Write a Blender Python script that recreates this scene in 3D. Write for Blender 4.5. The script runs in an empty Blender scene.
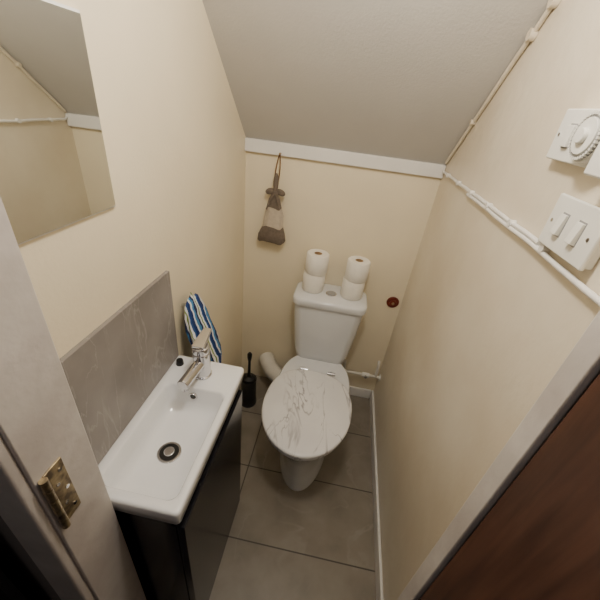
import bpy, bmesh, math, random
from mathutils import Vector, Matrix
random.seed(3)
H=1.65; L=-.495; R=.414; B=1.624; F=.33
ZC=1.478; SL=.86
col=bpy.context.collection
# ------------------------------------------------------------ materials
def s2l(c): return tuple((x/12.92 if x<=.04045 else ((x+.055)/1.055)**2.4) for x in [v/255 for v in c])+(1,)
def mat(name,rgb,rough=.5,metal=0,var=0.0,vscale=6,bump=0.0,bscale=60,rgb2=None,coat=0,spec=None,detail=4):
    m=bpy.data.materials.new(name);m.use_nodes=True;nt=m.node_tree;b=nt.nodes['Principled BSDF']
    b.inputs['Roughness'].default_value=rough;b.inputs['Metallic'].default_value=metal
    if coat:b.inputs['Coat Weight'].default_value=coat
    if spec is not None:b.inputs['Specular IOR Level'].default_value=spec
    c=s2l(rgb);c2=s2l(rgb2) if rgb2 else tuple(x*(1-var) for x in c[:3])+(1,)
    tc=nt.nodes.new('ShaderNodeTexCoord')
    n=nt.nodes.new('ShaderNodeTexNoise');n.inputs['Scale'].default_value=vscale;n.inputs['Detail'].default_value=detail
    nt.links.new(tc.outputs['Object'],n.inputs['Vector'])
    r=nt.nodes.new('ShaderNodeValToRGB');r.color_ramp.elements[0].position=.35;r.color_ramp.elements[1].position=.65
    r.color_ramp.elements[0].color=c2;r.color_ramp.elements[1].color=c
    nt.links.new(n.outputs['Fac'],r.inputs[0]);nt.links.new(r.outputs[0],b.inputs['Base Color'])
    if bump:
        n2=nt.nodes.new('ShaderNodeTexNoise');n2.inputs['Scale'].default_value=bscale;n2.inputs['Detail'].default_value=3
        nt.links.new(tc.outputs['Object'],n2.inputs['Vector'])
        bp=nt.nodes.new('ShaderNodeBump');bp.inputs['Strength'].default_value=bump;bp.inputs['Distance'].default_value=.01
        nt.links.new(n2.outputs['Fac'],bp.inputs['Height']);nt.links.new(bp.outputs[0],b.inputs['Normal'])
    return m
def veined(name,base,base2,vein,rough,nscale,vscale,width,stretch=(1,1,1),rot=(0,0,0),dist=1.2,brick=None,vmax=.8,lo=.4,hi=.65,layers=1):
    m=bpy.data.materials.new(name);m.use_nodes=True;nt=m.node_tree;b=nt.nodes['Principled BSDF'];b.inputs['Roughness'].default_value=rough
    N=nt.nodes.new;K=nt.links.new
    tc=N('ShaderNodeTexCoord')
    n=N('ShaderNodeTexNoise');n.inputs['Scale'].default_value=nscale;n.inputs['Detail'].default_value=6
    K(tc.outputs['Object'],n.inputs['Vector'])
    r=N('ShaderNodeValToRGB');r.color_ramp.elements[0].position=.3;r.color_ramp.elements[1].position=.7
    r.color_ramp.elements[0].color=s2l(base2);r.color_ramp.elements[1].color=s2l(base);K(n.outputs['Fac'],r.inputs[0])
    out=r.outputs[0]
    for li in range(layers):
        f=1+li*.9
        mp=N('ShaderNodeMapping');mp.inputs['Scale'].default_value=stretch;mp.inputs['Rotation'].default_value=rot;mp.inputs['Location'].default_value=(li*3.7,li*1.3,li)
        K(tc.outputs['Object'],mp.inputs[0])
        v=N('ShaderNodeTexNoise');v.inputs['Scale'].default_value=vscale*f;v.inputs['Detail'].default_value=5;v.inputs['Distortion'].default_value=dist
        K(mp.outputs[0],v.inputs['Vector'])
        s=N('ShaderNodeMath');s.operation='SUBTRACT';s.inputs[1].default_value=.5;K(v.outputs['Fac'],s.inputs[0])
        a=N('ShaderNodeMath');a.operation='ABSOLUTE';K(s.outputs[0],a.inputs[0])
        mr=N('ShaderNodeMapRange');mr.inputs['From Min'].default_value=0;mr.inputs['From Max'].default_value=width
        mr.inputs['To Min'].default_value=1;mr.inputs['To Max'].default_value=0;K(a.outputs[0],mr.inputs[0])
        msk=N('ShaderNodeTexNoise');msk.inputs['Scale'].default_value=vscale*1.3*f;K(mp.outputs[0],msk.inputs['Vector'])
        mm=N('ShaderNodeMapRange');mm.inputs['From Min'].default_value=lo;mm.inputs['From Max'].default_value=hi;mm.inputs['To Max'].default_value=vmax;K(msk.outputs['Fac'],mm.inputs[0])
        mu=N('ShaderNodeMath');mu.operation='MULTIPLY';K(mr.outputs[0],mu.inputs[0]);K(mm.outputs[0],mu.inputs[1])
        mx=N('ShaderNodeMix');mx.data_type='RGBA';K(mu.outputs[0],mx.inputs['Factor']);K(out,mx.inputs['A']);mx.inputs['B'].default_value=s2l(vein)
        out=mx.outputs['Result']
    if brick:
        bw,bh,off,mort,mc=brick
        mp2=N('ShaderNodeMapping');mp2.inputs['Location'].default_value=off;K(tc.outputs['Object'],mp2.inputs[0])
        br=N('ShaderNodeTexBrick');br.offset=0;br.inputs['Scale'].default_value=1;br.inputs['Brick Width'].default_value=bw;br.inputs['Row Height'].default_value=bh
        br.inputs['Mortar Size'].default_value=mort;br.inputs['Mortar Smooth'].default_value=.1;K(mp2.outputs[0],br.inputs['Vector'])
        m2=N('ShaderNodeMix');m2.data_type='RGBA';K(br.outputs['Fac'],m2.inputs['Factor']);K(out,m2.inputs['A']);m2.inputs['B'].default_value=s2l(mc)
        out=m2.outputs['Result']
        bp=N('ShaderNodeBump');bp.inputs['Strength'].default_value=.4;bp.inputs['Distance'].default_value=.002;bp.invert=True
        K(br.outputs['Fac'],bp.inputs['Height']);K(bp.outputs[0],b.inputs['Normal'])
    K(out,b.inputs['Base Color'])
    return m
M_wall=mat('cream_paint',(240,228,200),.5,var=.05,vscale=4,bump=.06,bscale=90)
M_wallr=mat('cream_paint_marked',(232,223,204),.4,rgb2=(220,208,186),vscale=3,bump=.18,bscale=26,detail=8)
M_ceil=mat('ceiling_paint',(204,201,196),.75,var=.04,vscale=5,bump=.08,bscale=140)
M_white=mat('white_gloss_paint',(238,236,232),.3,var=.04,vscale=12,bump=.05,bscale=40)
M_jamb=mat('jamb_paint',(216,210,205),.4,rgb2=(192,184,179),vscale=7,bump=.1,bscale=40)
M_dark=mat('hall_dark_tone',(42,38,40),.7,var=.3,vscale=8)  # dark tone of the stand-in sheet at lower left
M_hall=mat('hall_paint',(150,142,138),.7,var=.1,vscale=5)
M_carpet=mat('hall_carpet',(70,66,70),.95,var=.4,vscale=120)
M_por=mat('white_porcelain',(228,230,232),.12,var=.01,coat=.4)
M_basin=mat('basin_ceramic',(245,246,247),.12,var=.01,coat=.4)
M_cab=mat('black_gloss_vanity',(18,18,24),.2,var=.1,spec=.35)
M_chrome=mat('chrome',(215,215,218),.1,1,var=.03)
M_plastic=mat('white_plastic',(234,233,226),.35,var=.02)
M_pipe=mat('pipe_plastic',(222,218,208),.4,var=.06,vscale=20)
M_grey=mat('grey_plastic',(150,150,150),.4,var=.05)
M_paper=mat('toilet_paper',(246,242,232),.95,var=.03,vscale=60,bump=.2,bscale=200)
M_card=mat('cardboard',(170,140,105),.9,var=.1,vscale=40)
M_black=mat('black_plastic',(22,22,24),.35,var=.1)
M_brass=mat('tarnished_brass',(190,172,135),.35,.85,rgb2=(120,105,85),vscale=70)
M_red=mat('red_brown_cap',(120,48,34),.45,var=.3,vscale=60)
M_fab=mat('taupe_fabric',(118,106,94),.95,var=.25,vscale=80,bump=.3,bscale=250)
M_fab2=mat('cream_fabric',(196,184,166),.95,var=.15,vscale=60,bump=.3,bscale=250)
M_string=mat('twine',(120,90,60),.9,var=.2,vscale=90)
M_mirror=mat('mirror_glass',(235,238,235),.02,1,var=.0)
M_hole=mat('drain_dark',(12,12,12),.4,var=.1)
M_floor=veined('grey_floor_tile',(146,138,126),(124,116,105),(160,153,142),.36,7,3,.02,brick=(.66,.33,(.25,.01,0),.003,(78,72,65)),dist=.6,vmax=.5)
M_splash=veined('grey_marble_tile',(150,144,139),(130,124,119),(178,173,168),.3,8,2.2,.008,stretch=(1,2.2,.5),rot=(.85,0,0),dist=.35,vmax=.55,lo=.35,hi=.6,layers=3)
M_marble=veined('marble_lid',(237,237,237),(226,225,227),(138,134,138),.18,6,2.6,.014,stretch=(1.8,.6,1),rot=(0,0,.6),dist=.6,vmax=.8,lo=.42,hi=.6,layers=2)
def wood():
    m=bpy.data.materials.new('brown_wood');m.use_nodes=True;nt=m.node_tree;b=nt.nodes['Principled BSDF'];b.inputs['Roughness'].default_value=.42
    tc=nt.nodes.new('ShaderNodeTexCoord');mp=nt.nodes.new('ShaderNodeMapping');mp.inputs['Scale'].default_value=(20,22,1.6)
    n=nt.nodes.new('ShaderNodeTexNoise');n.inputs['Scale'].default_value=2.6;n.inputs['Detail'].default_value=9;n.inputs['Distortion'].default_value=.4
    r=nt.nodes.new('ShaderNodeValToRGB');r.color_ramp.elements[0].position=.3;r.color_ramp.elements[1].position=.72
    r.color_ramp.elements[0].color=s2l((62,39,31));r.color_ramp.elements[1].color=s2l((96,64,50))
    nt.links.new(tc.outputs['Object'],mp.inputs[0]);nt.links.new(mp.outputs[0],n.inputs['Vector']);nt.links.new(n.outputs['Fac'],r.inputs[0]);nt.links.new(r.outputs[0],b.inputs['Base Color'])
    return m
M_wood=wood()
def stripes():
    m=bpy.data.materials.new('striped_cloth');m.use_nodes=True;nt=m.node_tree;b=nt.nodes['Principled BSDF'];b.inputs['Roughness'].default_value=.9
    tc=nt.nodes.new('ShaderNodeTexCoord');w=nt.nodes.new('ShaderNodeSeparateXYZ');nt.links.new(tc.outputs['Object'],w.inputs[0])
    a=nt.nodes.new('ShaderNodeMath');a.operation='MULTIPLY_ADD';a.inputs[1].default_value=.35;nt.links.new(w.outputs['Z'],a.inputs[0])
    sm=nt.nodes.new('ShaderNodeMath');sm.operation='MULTIPLY_ADD';sm.inputs[1].default_value=1.2;nt.links.new(w.outputs['X'],sm.inputs[0]);nt.links.new(w.outputs['Y'],sm.inputs[2])
    nt.links.new(sm.outputs[0],a.inputs[2])
    ns=nt.nodes.new('ShaderNodeTexNoise');ns.inputs['Scale'].default_value=14;nt.links.new(tc.outputs['Object'],ns.inputs['Vector'])
    ad=nt.nodes.new('ShaderNodeMath');ad.operation='MULTIPLY_ADD';ad.inputs[1].default_value=.05;nt.links.new(ns.outputs['Fac'],ad.inputs[0]);nt.links.new(a.outputs[0],ad.inputs[2])
    f=nt.nodes.new('ShaderNodeMath');f.operation='MULTIPLY';f.inputs[1].default_value=13;nt.links.new(ad.outputs[0],f.inputs[0])
    fr=nt.nodes.new('ShaderNodeMath');fr.operation='FRACT';nt.links.new(f.outputs[0],fr.inputs[0])
    r=nt.nodes.new('ShaderNodeValToRGB');cr=r.color_ramp;cr.interpolation='CONSTANT'
    cols=[(0,(28,52,110)),(.2,(225,230,232)),(.32,(70,130,180)),(.45,(24,40,86)),(.58,(235,235,235)),(.7,(130,150,70)),(.78,(235,238,240)),(.9,(40,80,140))]
    cr.elements[0].position=0;cr.elements[0].color=s2l(cols[0][1]);cr.elements[1].position=.2;cr.elements[1].color=s2l(cols[1][1])
    for p,c in cols[2:]:
        e=cr.elements.new(p);e.color=s2l(c)
    nt.links.new(fr.outputs[0],r.inputs[0]);nt.links.new(r.outputs[0],b.inputs['Base Color']);return m
M_stripe=stripes()
# ------------------------------------------------------------ helpers
def empty(name):
    e=bpy.data.objects.new(name,None);col.objects.link(e);e.empty_display_size=.05;return e
def finish(name,bm,m,parent=None,smooth=False,bev=0,seg=2):
    bmesh.ops.recalc_face_normals(bm,faces=bm.faces)
    me=bpy.data.meshes.new(name);bm.to_mesh(me);bm.free()
    o=bpy.data.objects.new(name,me);col.objects.link(o)
    me.materials.append(m)
    if smooth or bev:
        for p in me.polygons:p.use_smooth=True
    if bev:
        b=o.modifiers.new('b','BEVEL');b.width=bev;b.segments=seg;b.limit_method='ANGLE';b.angle_limit=.6
        w=o.modifiers.new('w','WEIGHTED_NORMAL')
    elif smooth:
        e=o.modifiers.new('e','EDGE_SPLIT');e.split_angle=math.radians(50)
    if parent:o.parent=parent
    return o
def box(name,x0,x1,y0,y1,z0,z1,m,parent=None,bev=0,seg=2):
    bm=bmesh.new();bmesh.ops.create_cube(bm,size=1)
    for v in bm.verts:v.co=Vector(((x0+x1)/2+v.co.x*(x1-x0),(y0+y1)/2+v.co.y*(y1-y0),(z0+z1)/2+v.co.z*(z1-z0)))
    return finish(name,bm,m,parent,bev=bev,seg=seg)
def cyl(name,p0,p1,r,m,parent=None,r2=None,n=32,bev=0):
    p0=Vector(p0);p1=Vector(p1);d=p1-p0;bm=bmesh.new()
    bmesh.ops.create_cone(bm,cap_ends=True,segments=n,radius1=r,radius2=r if r2 is None else r2,depth=d.length)
    q=d.to_track_quat('Z','Y').to_matrix().to_4x4();bm.transform(Matrix.Translation((p0+p1)/2)@q)
    return finish(name,bm,m,parent,smooth=not bev,bev=bev)
def loft(name,rings,m,parent=None,cap0=True,cap1=True,closed=True,smooth=True):
    bm=bmesh.new();vs=[[bm.verts.new(p) for p in r] for r in rings];n=len(rings[0])
    for i in range(len(rings)-1):
        for j in range(n if closed else n-1):
            k=(j+1)%n;bm.faces.new((vs[i][j],vs[i][k],vs[i+1][k],vs[i+1][j]))
    if cap0:bm.faces.new(vs[0])
    if cap1:bm.faces.new(vs[-1])
    return finish(name,bm,m,parent,smooth=smooth)
def rrect(cx,cy,hx,hy,r,z,k=6):
    pts=[]
    for (sx,sy,a0) in ((1,1,0),(-1,1,90),(-1,-1,180),(1,-1,270)):
        for i in range(k+1):
            a=math.radians(a0+90*i/k);pts.append((cx+sx*(hx-r)+r*math.cos(a),cy+sy*(hy-r)+r*math.sin(a),z))
    return pts
def egg(cx,yf,yb,w,z,e_back=3.2,n=56,ym=.55):
    """toilet plan: y from yf (front) to yb (back), elliptical nose, squarish back"""
    cy=yf+(yb-yf)*ym;pts=[]
    for i in range(n):
        a=2*math.pi*i/n;c,s=math.cos(a),math.sin(a)
        if s<0: x=c*w/2;y=cy+s*(cy-yf)
        else:
            x=math.copysign(abs(c)**(2/e_back),c)*w/2;y=cy+abs(s)**(2/e_back)*(yb-cy)
        pts.append((cx+x,y,z))
    return pts
def tube(name,pts,r,m,parent=None,res=8,poly=False,cyc=False):
    cu=bpy.data.curves.new(name,'CURVE');cu.dimensions='3D';cu.bevel_depth=r;cu.bevel_resolution=4;cu.use_fill_caps=True
    if poly:
        s=cu.splines.new('POLY');s.points.add(len(pts)-1)
        for i,p in enumerate(pts):s.points[i].co=(*p,1)
    else:
        s=cu.splines.new('NURBS');s.points.add(len(pts)-1)
        for i,p in enumerate(pts):s.points[i].co=(*p,1)
        s.order_u=3;s.use_endpoint_u=True;s.resolution_u=res
    s.use_cyclic_u=cyc
    o=bpy.data.objects.new(name,cu);col.objects.link(o);cu.materials.append(m)
    bpy.context.view_layer.update()
    me=bpy.data.meshes.new_from_object(o);bpy.data.objects.remove(o)
    o=bpy.data.objects.new(name,me);col.objects.link(o)
    for p in me.polygons:p.use_smooth=True
    if parent:o.parent=parent
    return o
def torus(name,c,R_,r,m,parent,axis='Z'):
    pts=[]
    for i in range(32):
        a=2*math.pi*i/32;u,v=R_*math.cos(a),R_*math.sin(a)
        pts.append({'Z':(c[0]+u,c[1]+v,c[2]),'X':(c[0],c[1]+u,c[2]+v),'Y':(c[0]+u,c[1],c[2]+v)}[axis])
    return tube(name,pts,r,m,parent,poly=True,cyc=True)
# ------------------------------------------------------------ room shell
floor=box('floor',L-.1,R+.1,.22,B+.1,-.1,0,M_floor)
box('floor_hallway',-1.3,1.0,-1.6,.22,-.1,0,M_carpet)
box('wall_left',L-.1,L,F,B+.1,0,2.6,M_wall)
box('wall_right',R,R+.1,F,B+.1,0,2.6,M_wallr)
box('wall_back',L,R,B,B+.1,0,1.6,M_wall)
bm=bmesh.new()
ya=.72;za=ZC+SL*(B-ya)
pr=[(B+.02,ZC-SL*.02),(ya,za),(.2,za),(.2,za+.1),(ya,za+.1),(B+.1,ZC+.1)]
a=[bm.verts.new((L-.02,y,z)) for y,z in pr];b=[bm.verts.new((R+.02,y,z)) for y,z in pr]
bm.faces.new(a);bm.faces.new(b)
for i in range(6):bm.faces.new((a[i],a[(i+1)%6],b[(i+1)%6],b[i]))
finish('ceiling',bm,M_ceil)
XJL=-.395;XJR=.279
box('wall_front_left',-1.3,XJL-.02,.225,F,0,2.6,M_hall)
box('wall_front_right',XJR+.02,1.0,.225,F,0,2.6,M_wallr)
box('wall_front_top',XJL-.02,XJR+.02,.225,F,2.04,2.6,M_hall)
box('wall_hall_left',-1.35,-1.3,-1.6,.33,0,2.6,M_hall)
box('wall_hall_right',1.0,1.05,-1.6,.33,0,2.6,M_hall)
box('wall_hall_back',-1.35,1.05,-1.65,-1.6,0,2.6,M_hall)
# door linings / architraves
box('trim_1',XJL-.02,XJL,.222,F+.002,0,2.04,M_jamb,bev=.003)
box('trim_2',XJL-.006-.07,XJL-.006,.203,.224,0,2.04,M_jamb,bev=.006,seg=3)
box('trim_3',XJR,XJR+.02,.297,F+.002,0,2.04,M_jamb,bev=.003)
box('trim_4',L,R,B-.022,B-.0,ZC-.052,ZC+.004,M_white,bev=.004)
box('trim_5',XJL,XJR,.222,F+.002,2.02,2.04,M_jamb)
# skirting
box('baseboard_right',R-.014,R-.0005,F+.004,B-.002,0,.075,M_white,bev=.005)
box('baseboard_back',.0,R-.016,B-.014,B-.0005,0,.075,M_white,bev=.005)
# brown door leaf, open into hall
d=empty('door_1')
box('leaf',XJR+.006,XJR+.042,-.45,.294,.01,2.0,M_wood,d,bev=.003)
cyl('knob_stem',(XJR+.006,-.40,1.0),(XJR-.03,-.40,1.0),.01,M_brass,d)
cyl('knob',(XJR-.03,-.40,1.0),(XJR-.055,-.40,1.0),.026,M_brass,d,bev=.006)
# hinge
h=empty('door_hinge')
box('leaf_plate',XJL-.001,XJL+.003,.236,.272,.955,1.10,M_brass,h,bev=.001)
for i in range(5):
    z0=.955+i*.029;cyl('knuckle_%d'%i,(XJL+.006,.232,z0+.001),(XJL+.006,.232,z0+.028),.0065,M_brass,h,n=20)
for i,(yy,zz) in enumerate(((.262,.975),(.25,1.0),(.262,1.03),(.25,1.055),(.262,1.08))):
    cyl('screw_%d'%i,(XJL+.002,yy,zz),(XJL+.0045,yy,zz),.0038,M_chrome,h,n=16)
# ------------------------------------------------------------ mirror
mi=empty('wall_mirror')
box('backing',L,L+.005,.345,.650,1.410,1.740,M_white,mi)
box('glass',L+.005,L+.009,.348,.645,1.4145,1.735,M_mirror,mi)
# ------------------------------------------------------------ splashback
sp=empty('splashback_tile')
box('tile',L,L+.012,.34,.826,.832,1.17,M_splash,sp,bev=.0015)
# ------------------------------------------------------------ vanity
v=empty('vanity_unit')
bx0=L+.003;bx1=-.242;by0=.338;by1=.835;bz=.83
cx=(bx0+bx1)/2;cy=(by0+by1)/2;hx=(bx1-bx0)/2;hy=(by1-by0)/2
icx=(bx0+.028+bx1-.018)/2;ihx=(bx1-bx0-.046)/2;iy0=.362;iy1=.705;icy=(iy0+iy1)/2;ihy=(iy1-iy0)/2
dcx=icx-.008
rings=[rrect(cx,cy,hx-.012,hy-.012,.012,bz-.062),rrect(cx,cy,hx-.003,hy-.003,.012,bz-.05),rrect(cx,cy,hx,hy,.012,bz-.008),rrect(cx,cy,hx-.002,hy-.002,.012,bz-.002),rrect(cx,cy,hx-.006,hy-.006,.010,bz),
 rrect(icx,icy,ihx,ihy,.022,bz),rrect(icx,icy,ihx-.003,ihy-.003,.022,bz-.002),rrect(icx,icy,ihx-.006,ihy-.006,.024,bz-.008),rrect(icx,icy,ihx-.012,ihy-.014,.03,bz-.05),rrect(icx,icy,ihx-.018,ihy-.026,.035,bz-.070),rrect(icx,icy,ihx-.035,ihy-.06,.04,bz-.080),rrect(dcx,.525,.032,.032,.028,bz-.086)]
loft('basin',rings,M_basin,v,cap0=False)
box('cabinet_side_near',bx0+.002,bx1-.02,by0+.012,by0+.028,0,bz-.056,M_cab,v,bev=.001)
box('cabinet_side_far',bx0+.002,bx1-.02,by1-.046,by1-.030,0,bz-.056,M_cab,v,bev=.001)
box('cabinet_base',bx0+.002,bx1-.02,by0+.03,by1-.048,.06,.08,M_cab,v)
box('cabinet_rail',bx1-.03,bx1-.014,by0+.012,by1-.030,bz-.085,bz-.056,M_cab,v)
box('door_front',bx1-.018,bx1+.002,by0+.012,by1-.030,.004,bz-.084,M_cab,v,bev=.002)
dr=(dcx,.525,bz-.086)
cyl('waste_flange',(dr[0],dr[1],dr[2]-.002),(dr[0],dr[1],dr[2]+.004),.034,M_chrome,v,bev=.002)
cyl('waste_hole',(dr[0],dr[1],dr[2]+.003),(dr[0],dr[1],dr[2]+.0048),.027,M_hole,v)
cyl('waste_plug',(dr[0],dr[1],dr[2]+.004),(dr[0],dr[1],dr[2]+.009),.015,M_chrome,v,bev=.003)
torus('overflow_ring',(dcx,iy1-.014,bz-.030),.012,.0028,M_chrome,v,'Y')
cyl('overflow_hole',(dcx,iy1-.006,bz-.030),(dcx,iy1-.0155,bz-.030),.011,M_hole,v)
cyl('rubber_plug',(L+.034,.79,bz),(L+.034,.79,bz+.018),.013,M_black,v,r2=.011)
# ------------------------------------------------------------ tap
t=empty('mixer_tap');tx,ty=-.368,.765
cyl('base_ring',(tx,ty,bz+.0005),(tx,ty,bz+.006),.031,M_chrome,t,bev=.002)
cyl('body',(tx,ty,bz+.004),(tx,ty,bz+.098),.0275,M_chrome,t,bev=.003)
cyl('spout',(tx,ty-.01,bz+.062),(tx-.012,ty-.115,bz+.056),.0185,M_chrome,t,bev=.003)
cyl('spout_nozzle',(tx-.011,ty-.100,bz+.052),(tx-.011,ty-.102,bz+.030),.0135,M_chrome,t,bev=.002)
cyl('cartridge_head',(tx,ty,bz+.100),(tx,ty-.003,bz+.128),.028,M_chrome,t,bev=.005)
bm=bmesh.new();bmesh.ops.create_cube(bm,size=1)
for q in bm.verts:
    far=q.co.y>0
    q.co=Vector((q.co.x*(.028 if far else .042),q.co.y*.085,q.co.z*(.008 if far else .014)))
bm.transform(Matrix.Translation((tx,ty+.018,bz+.140))@Matrix.Rotation(math.radians(12),4,'X'))
finish('lever',bm,M_chrome,t,bev=.003)
# ------------------------------------------------------------ toilet
T=empty('toilet');X0=.02;DZ=-.03
def rot(pts,deg,c=(X0,1.42)):
    a=math.radians(deg);ca,sa=math.cos(a),math.sin(a)
    return [(c[0]+(x-c[0])*ca-(y-c[1])*sa,c[1]+(x-c[0])*sa+(y-c[1])*ca,z) for x,y,z in pts]
def e(yf,yb,w,z,eb=3.0):return rot(egg(X0,yf,yb,w,z+(DZ if z>.1 else 0),eb),-3.2 if z>.3 else -1.0-z*6)
pan=[e(.905,1.47,.262,0,3),e(.905,1.47,.258,.02),e(.918,1.46,.238,.06),e(.92,1.46,.23,.13),e(.912,1.47,.242,.22),e(.89,1.48,.285,.29),e(.855,1.49,.34,.345),e(.838,1.49,.375,.38),e(.826,1.49,.385,.40),e(.826,1.49,.385,.416),e(.832,1.486,.375,.422)]
loft('pan',pan,M_por,T)
loft('pan_shelf',[rrect(X0,1.50,.10,.10,.03,.27),rrect(X0,1.50,.125,.105,.03,.33),rrect(X0,1.50,.13,.108,.03,.38),rrect(X0,1.50,.125,.104,.03,.388)],M_por,T)
def lid(name,yf,yb,w,z0,z1,m,crown=0,eb=2.5):
    z0+=DZ;z1+=DZ
    g=lambda i,z:rot(egg(X0,yf+i,yb-i,w-2*i,z,eb,ym=.53),-3.4)
    rs=[g(.006,z0),g(0,z0+.005),g(0,z1-.007),g(.003,z1-.002),g(.009,z1)]
    if crown: rs+=[g(.05,z1+crown*.6),g(.12,z1+crown)]
    return loft(name,rs,m,T)
lid('seat',.810,1.305,.410,.422,.442,M_marble)
lid('seat_cover',.802,1.31,.420,.447,.466,M_marble,.004)
for s in(-1,1):
    cyl('hinge_post_%d'%(s>0),(X0+s*.075,1.328,.39),(X0+s*.075,1.328,.420),.014,M_chrome,T,bev=.002)
    cyl('hinge_bar_%d'%(s>0),(X0+s*.075-.022,1.325,.418),(X0+s*.075+.022,1.325,.418),.010,M_chrome,T,bev=.002)
def cis(w,yf,z,r=.045,n=None):
    hy=(1.618-yf)/2;pts=rrect(X0,1.618-hy,w/2,hy,r,z,8);out=[]
    for x,y,zz in pts:  # bowed front
        k=1-((x-X0)/(w/2))**2
        if y<1.618-hy: y-=.018*k
        out.append((x,y,zz))
    return out
loft('cistern',[cis(.24,1.475,.36),cis(.285,1.455,.375),cis(.312,1.446,.44),cis(.348,1.436,.61),cis(.364,1.43,.72),cis(.366,1.43,.755)],M_por,T)
loft('cistern_lid',[cis(.37,1.427,.752),cis(.385,1.420,.757),cis(.388,1.418,.785),cis(.382,1.421,.794),cis(.366,1.432,.800),cis(.2,1.5,.802,.03)],M_por,T)
cyl('flush_ring',(X0,1.515,.80),(X0,1.515,.805),.029,M_chrome,T,bev=.002)
cyl('flush_button',(X0,1.515,.804),(X0,1.515,.808),.023,M_grey,T,bev=.002)
# pan connector
tube('soil_bend',[(X0-.02,1.42,.20),(X0-.10,1.43,.20),(X0-.20,1.45,.19),(X0-.29,1.50,.19),(X0-.34,1.60,.2)],.050,M_pipe,T)
for i,p in enumerate((.0,.02,.04)):
    torus('soil_rib_%d'%i,(X0-.13-p,1.437+p*.2,.197),.050,.004,M_pipe,T,'X')
# water feed
wf=empty('water_feed_pipe')
tube('pipe',[(X0+.16,1.57,.33),(X0+.16,1.57,.24),(X0+.2,1.57,.24),(R-.002,1.57,.24)],.0085,M_pipe,wf)
cyl('valve',(.30,1.57,.24),(.345,1.57,.24),.015,M_plastic,wf,bev=.002)
cyl('valve_tap',(.322,1.57,.24),(.322,1.545,.24),.009,M_chrome,wf)
tube('upper_pipe',[(.385,1.57,.24),(.385,1.57,.33),(.385,1.60,.34)],.0085,M_pipe,wf)
cyl('wall_collar',(R-.006,1.57,.24),(R-.001,1.57,.24),.022,M_plastic,wf)
# ------------------------------------------------------------ toilet rolls
def roll(x,y,z,tilt=0):
    g=empty('toilet_roll');n=40;R_=.058;r_=.021;h=.104
    def ring(r,zz,wob=0):return [(x+r*math.cos(2*math.pi*i/n)*(1+wob*math.sin(3*i)),y+r*math.sin(2*math.pi*i/n),zz) for i in range(n)]
    loft('paper',[ring(r_,z+.004),ring(R_-.004,z),ring(R_,z+.006),ring(R_,z+h-.006),ring(R_-.005,z+h),ring(r_,z+h-.001),ring(r_,z+.004)],M_paper,g,False,False)
    loft('core',[ring(r_-.001,z+.002),ring(r_-.001,z+h-.002),ring(r_-.003,z+h-.002),ring(r_-.003,z+.002),ring(r_-.001,z+.002)],M_card,g,False,False)
ZT=.803
for x,y in((-.084,1.535),(.124,1.53)):
    roll(x,y,ZT);roll(x+.004,y-.004,ZT+.105)
# ------------------------------------------------------------ toilet brush
tb=empty('toilet_brush');q=(-.375,1.385)
n=32
def rg(r,z):return [(q[0]+r*math.cos(2*math.pi*i/n),q[1]+r*math.sin(2*math.pi*i/n),z) for i in range(n)]
loft('holder',[rg(.048,0),rg(.052,.01),rg(.048,.05),rg(.044,.2),rg(.046,.205),rg(.041,.205),rg(.036,.02)],M_black,tb)
loft('collar',[rg(.040,.20),rg(.038,.215),rg(.015,.225),rg(.011,.24)],M_black,tb)
loft('handle',[rg(.009,.22),rg(.008,.34),rg(.013,.37),rg(.014,.395),rg(.008,.405)],M_black,tb)
# ------------------------------------------------------------ red cap on back wall
rc=empty('wall_pipe_cap');px,pz=.365,.757
cyl('flange',(px,B,pz),(px,B-.008,pz),.034,M_red,rc,bev=.003)
cyl('stub',(px,B-.006,pz),(px,B-.02,pz),.018,M_red,rc,bev=.003)
cyl('centre',(px,B-.019,pz),(px,B-.022,pz),.008,M_brass,rc)
# ------------------------------------------------------------ hanging decoration
hd=empty('hanging_decoration');hx_=-.330;hyy=1.575
cyl('nail',(-.322,B-.018,1.437),(-.322,B-.052,1.44),.0035,M_brass,hd,n=12)
tube('loop_a',[(-.322,B-.045,1.44),(-.340,hyy+.01,1.38),(hx_-.008,hyy,1.30)],.003,M_string,hd)
tube('loop_b',[(-.322,B-.045,1.44),(-.312,hyy+.01,1.38),(hx_+.008,hyy,1.30)],.003,M_string,hd)
def el(cx,cy,cz,rx,ry,rz,m,nm,rot=0):
    bm=bmesh.new();bmesh.ops.create_uvsphere(bm,u_segments=24,v_segments=14,radius=1)
    bm.transform(Matrix.Translation((cx,cy,cz))@Matrix.Rotation(rot,4,'Y')@Matrix.Diagonal((rx,ry,rz,1)));finish(nm,bm,m,hd,smooth=True)
el(hx_,hyy,1.31,.013,.012,.045,M_fab,'gathered_top')
el(hx_,hyy,1.262,.014,.014,.014,M_fab,'knot')
el(hx_-.026,hyy,1.268,.024,.008,.015,M_fab,'bow_left',-.35)
el(hx_+.026,hyy,1.268,.024,.008,.015,M_fab,'bow_right',.35)
tube('bow_tail_a',[(hx_,hyy-.012,1.26),(hx_-.02,hyy-.02,1.235),(hx_-.034,hyy-.024,1.185)],.004,M_fab,hd)
tube('bow_tail_b',[(hx_,hyy-.012,1.26),(hx_+.018,hyy-.02,1.235),(hx_+.026,hyy-.024,1.195)],.004,M_fab,hd)
def sk(w,dp,z,k=.04,sh=0):return [(hx_-.002+sh+math.copysign(abs(math.cos(a))**.7,math.cos(a))*w*(1+k*math.cos(7*a)),hyy+dp*math.sin(a)*(1+k*math.cos(7*a)),z+.006*math.sin(3*a+1)*(k<.05)) for a in [2*math.pi*i/56 for i in range(56)]]
loft('pouch_neck',[sk(.012,.01,1.262,.1),sk(.026,.015,1.235,.1),sk(.034,.018,1.205,.06),sk(.038,.02,1.19)],M_fab,hd)
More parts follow.
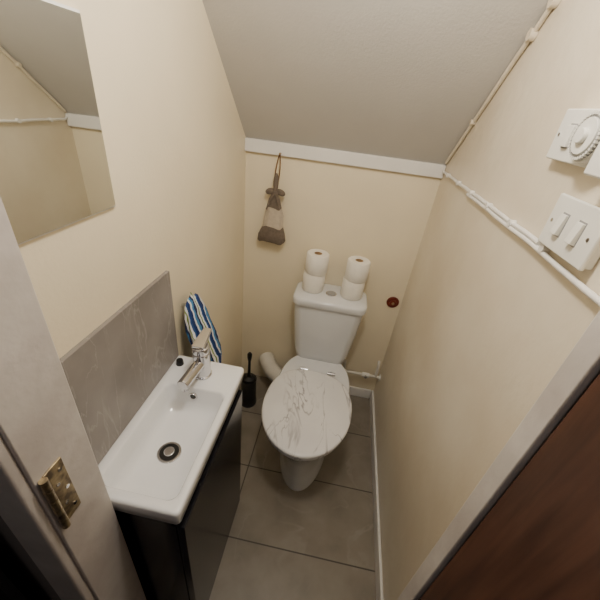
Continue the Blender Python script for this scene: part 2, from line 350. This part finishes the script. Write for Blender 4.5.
loft('pouch_middle',[sk(.038,.02,1.191),sk(.048,.024,1.15,.04,.003),sk(.052,.026,1.095)],M_fab2,hd)
loft('pouch_base',[sk(.052,.026,1.096),sk(.067,.03,1.06,.04,-.004),sk(.072,.03,1.025,.04,-.003),sk(.064,.024,1.015)],M_fab,hd)
# ------------------------------------------------------------ striped cloth beyond the basin
sc=empty('striped_cloth')
cyl('hook',(L,.90,1.00),(L+.03,.90,1.012),.004,M_chrome,sc,n=12)
rs=[];n=96
for z,w,dp,off in ((1.035,.010,.008,0),(1.027,.030,.014,0),(1.005,.046,.020,.0),(.965,.060,.026,.003),(.92,.068,.03,.006),(.88,.071,.032,.012),(.83,.070,.033,.022),(.78,.068,.032,.028),(.73,.064,.03,.032),(.69,.058,.026,.034)):
    rs.append([(L+.040+off*1.4+dp*math.cos(a)*(1+.22*math.cos(9*a+z*6)),.910+off*.9+w*math.sin(a)*(1+.06*math.cos(9*a+z*6)),z+.010*math.sin(5*a)+.006*math.sin(3*a)) for a in [2*math.pi*i/n for i in range(n)]])
loft('cloth_body',rs,M_stripe,sc)
# ------------------------------------------------------------ electrics on right wall
ds=empty('double_light_switch')
y0=-.014
box('back_box',R-.016,R,.560+y0,.700+y0,1.468,1.556,M_plastic,ds,bev=.004)
box('plate',R-.022,R-.014,.557+y0,.703+y0,1.465,1.559,M_plastic,ds,bev=.003)
for i,yy in enumerate((.605+y0,.655+y0)):
    bm=bmesh.new();bmesh.ops.create_cube(bm,size=1)
    bm.transform(Matrix.Translation((R-.024,yy,1.512))@Matrix.Rotation(.14,4,'Y')@Matrix.Diagonal((.01,.017,.036,1)));finish('rocker_%d'%i,bm,M_plastic,ds,bev=.001)
    box('rocker_gap_%d'%i,R-.0225,R-.021,yy-.0105,yy+.0105,1.491,1.533,M_grey,ds)
for i,yy in enumerate((.575+y0,.688+y0)):cyl('screw_%d'%i,(R-.021,yy,1.512),(R-.023,yy,1.512),.0035,M_chrome,ds,n=12)
tm=empty('timer_switch');w0=R+.014
box('back_box',R-.016,R,.59,.796,1.610,1.690,M_plastic,tm,bev=.004)
box('plate',R-.022,R-.014,.587,.800,1.606,1.694,M_plastic,tm,bev=.003)
dy=.664;dz=1.652
cyl('dial_base',(w0-.034,dy,dz),(w0-.052,dy,dz),.040,M_plastic,tm,bev=.003,n=48)
cyl('dial_ring',(w0-.050,dy,dz),(w0-.056,dy,dz),.036,M_grey,tm,bev=.001,n=48)
for i in range(36):
    a=2*math.pi*i/36;yy=dy+.034*math.cos(a);zz=dz+.034*math.sin(a)
    box('tab_%d'%i,w0-.059,w0-.053,yy-.002,yy+.002,zz-.002,zz+.002,M_plastic,tm)
cyl('dial_face',(w0-.055,dy,dz),(w0-.060,dy,dz),.028,M_plastic,tm,bev=.001,n=40)
cyl('dial_knob',(w0-.059,dy,dz),(w0-.067,dy,dz),.012,M_plastic,tm,bev=.002)
box('rocker_gap',R-.0232,R-.021,.733,.759,1.628,1.67,M_grey,tm)
box('rocker',R-.029,R-.021,.736,.756,1.631,1.667,M_plastic,tm,bev=.001)
cyl('screw',(R-.021,.785,1.65),(R-.0235,.785,1.65),.0035,M_chrome,tm,n=12)
box('outlet_box',R-.05,R-.02,.560,.613,1.600,1.665,M_plastic,tm,bev=.004)
# cable run (horizontal)
cr=empty('wall_cable')
pts=[(R-.009,B-.02,1.475)]
for i in range(19):
    y=1.60-i*.05;pts.append((R-.008,y,1.457+random.uniform(-.002,.002)))
tube('cable_upper',pts,.0055,M_white,cr)
tube('cable_lower',[(p[0]-.001,p[1],p[2]-.011+random.uniform(-.001,.001)) for p in pts[9:]]+[(R-.01,.55,1.443),(R-.01,.45,1.443),(R-.01,.345,1.443)],.0055,M_white,cr)
for i in range(6):
    y=1.50-i*.165;cyl('clip_%d'%i,(R-.001,y,1.456),(R-.016,y,1.456),.0085,M_white,cr,n=16)
c2=empty('ceiling_cable')
nrm=Vector((0,-SL,-1)).normalized()
pts=[]
for i in range(16):
    y=1.60-i*.062;z=ZC+SL*(B-y);pts.append((R-.008,y+nrm.y*.010,z+nrm.z*.010+random.uniform(-.003,.003)))
tube('cable',pts,.0065,M_wallr,c2)
for i in (3,7,8,12):
    p=pts[i];cyl('clip_%d'%i,(R-.001,p[1],p[2]),(R-.018,p[1],p[2]),.009 if i not in(7,8) else .014,M_wallr,c2,n=16)
# ------------------------------------------------------------ hallway lower left: folded dark sheet put in for the dark area
hc=empty('hallway_dark_sheet')
rs=[]
for z in (0.01,.4,.9,1.4,1.95):
    rs.append([(-.53-.5*i/60,.19-.012*math.sin(i*.9)-.004*z,z) for i in range(61)])
loft('dark_sheet',rs,M_dark,hc,False,False,closed=False)
# ------------------------------------------------------------ lights
cl=empty('ceiling_lamp')
cyl('rose',(0,.56,za),(0,.56,za-.02),.045,M_plastic,cl);cyl('flex',(0,.56,za-.02),(0,.56,za-.09),.004,M_plastic,cl);cyl('holder',(0,.56,za-.09),(0,.56,za-.13),.018,M_plastic,cl)
l=bpy.data.lights.new('bulb','POINT');l.energy=18.5;l.shadow_soft_size=.05;l.color=(1,.925,.82);o=bpy.data.objects.new('bulb',l);col.objects.link(o);o.location=(0,.56,za-.19);o.parent=cl
l=bpy.data.lights.new('hall_fill_light','POINT');l.energy=6;l.shadow_soft_size=.15;l.color=(1,.95,.9);o=bpy.data.objects.new('hall_fill_light',l);col.objects.link(o);o.location=(-.1,-.7,2.3)  # weak unseen fill lamp added behind the camera
w=bpy.data.worlds.new('w');bpy.context.scene.world=w;w.use_nodes=True;w.node_tree.nodes['Background'].inputs[0].default_value=(.8,.85,1,1);w.node_tree.nodes['Background'].inputs[1].default_value=.05
# ------------------------------------------------------------ camera
cd=bpy.data.cameras.new('camera');cam=bpy.data.objects.new('camera',cd);col.objects.link(cam)
cd.sensor_width=36;cd.lens=326/600*36;cd.clip_start=.02
cam.matrix_world=Matrix(((.9816,-.1730,.0792,0),(.1568,.4992,-.8521,0),(.1079,.8489,.5173,H),(0,0,0,1)))
bpy.context.scene.camera=cam
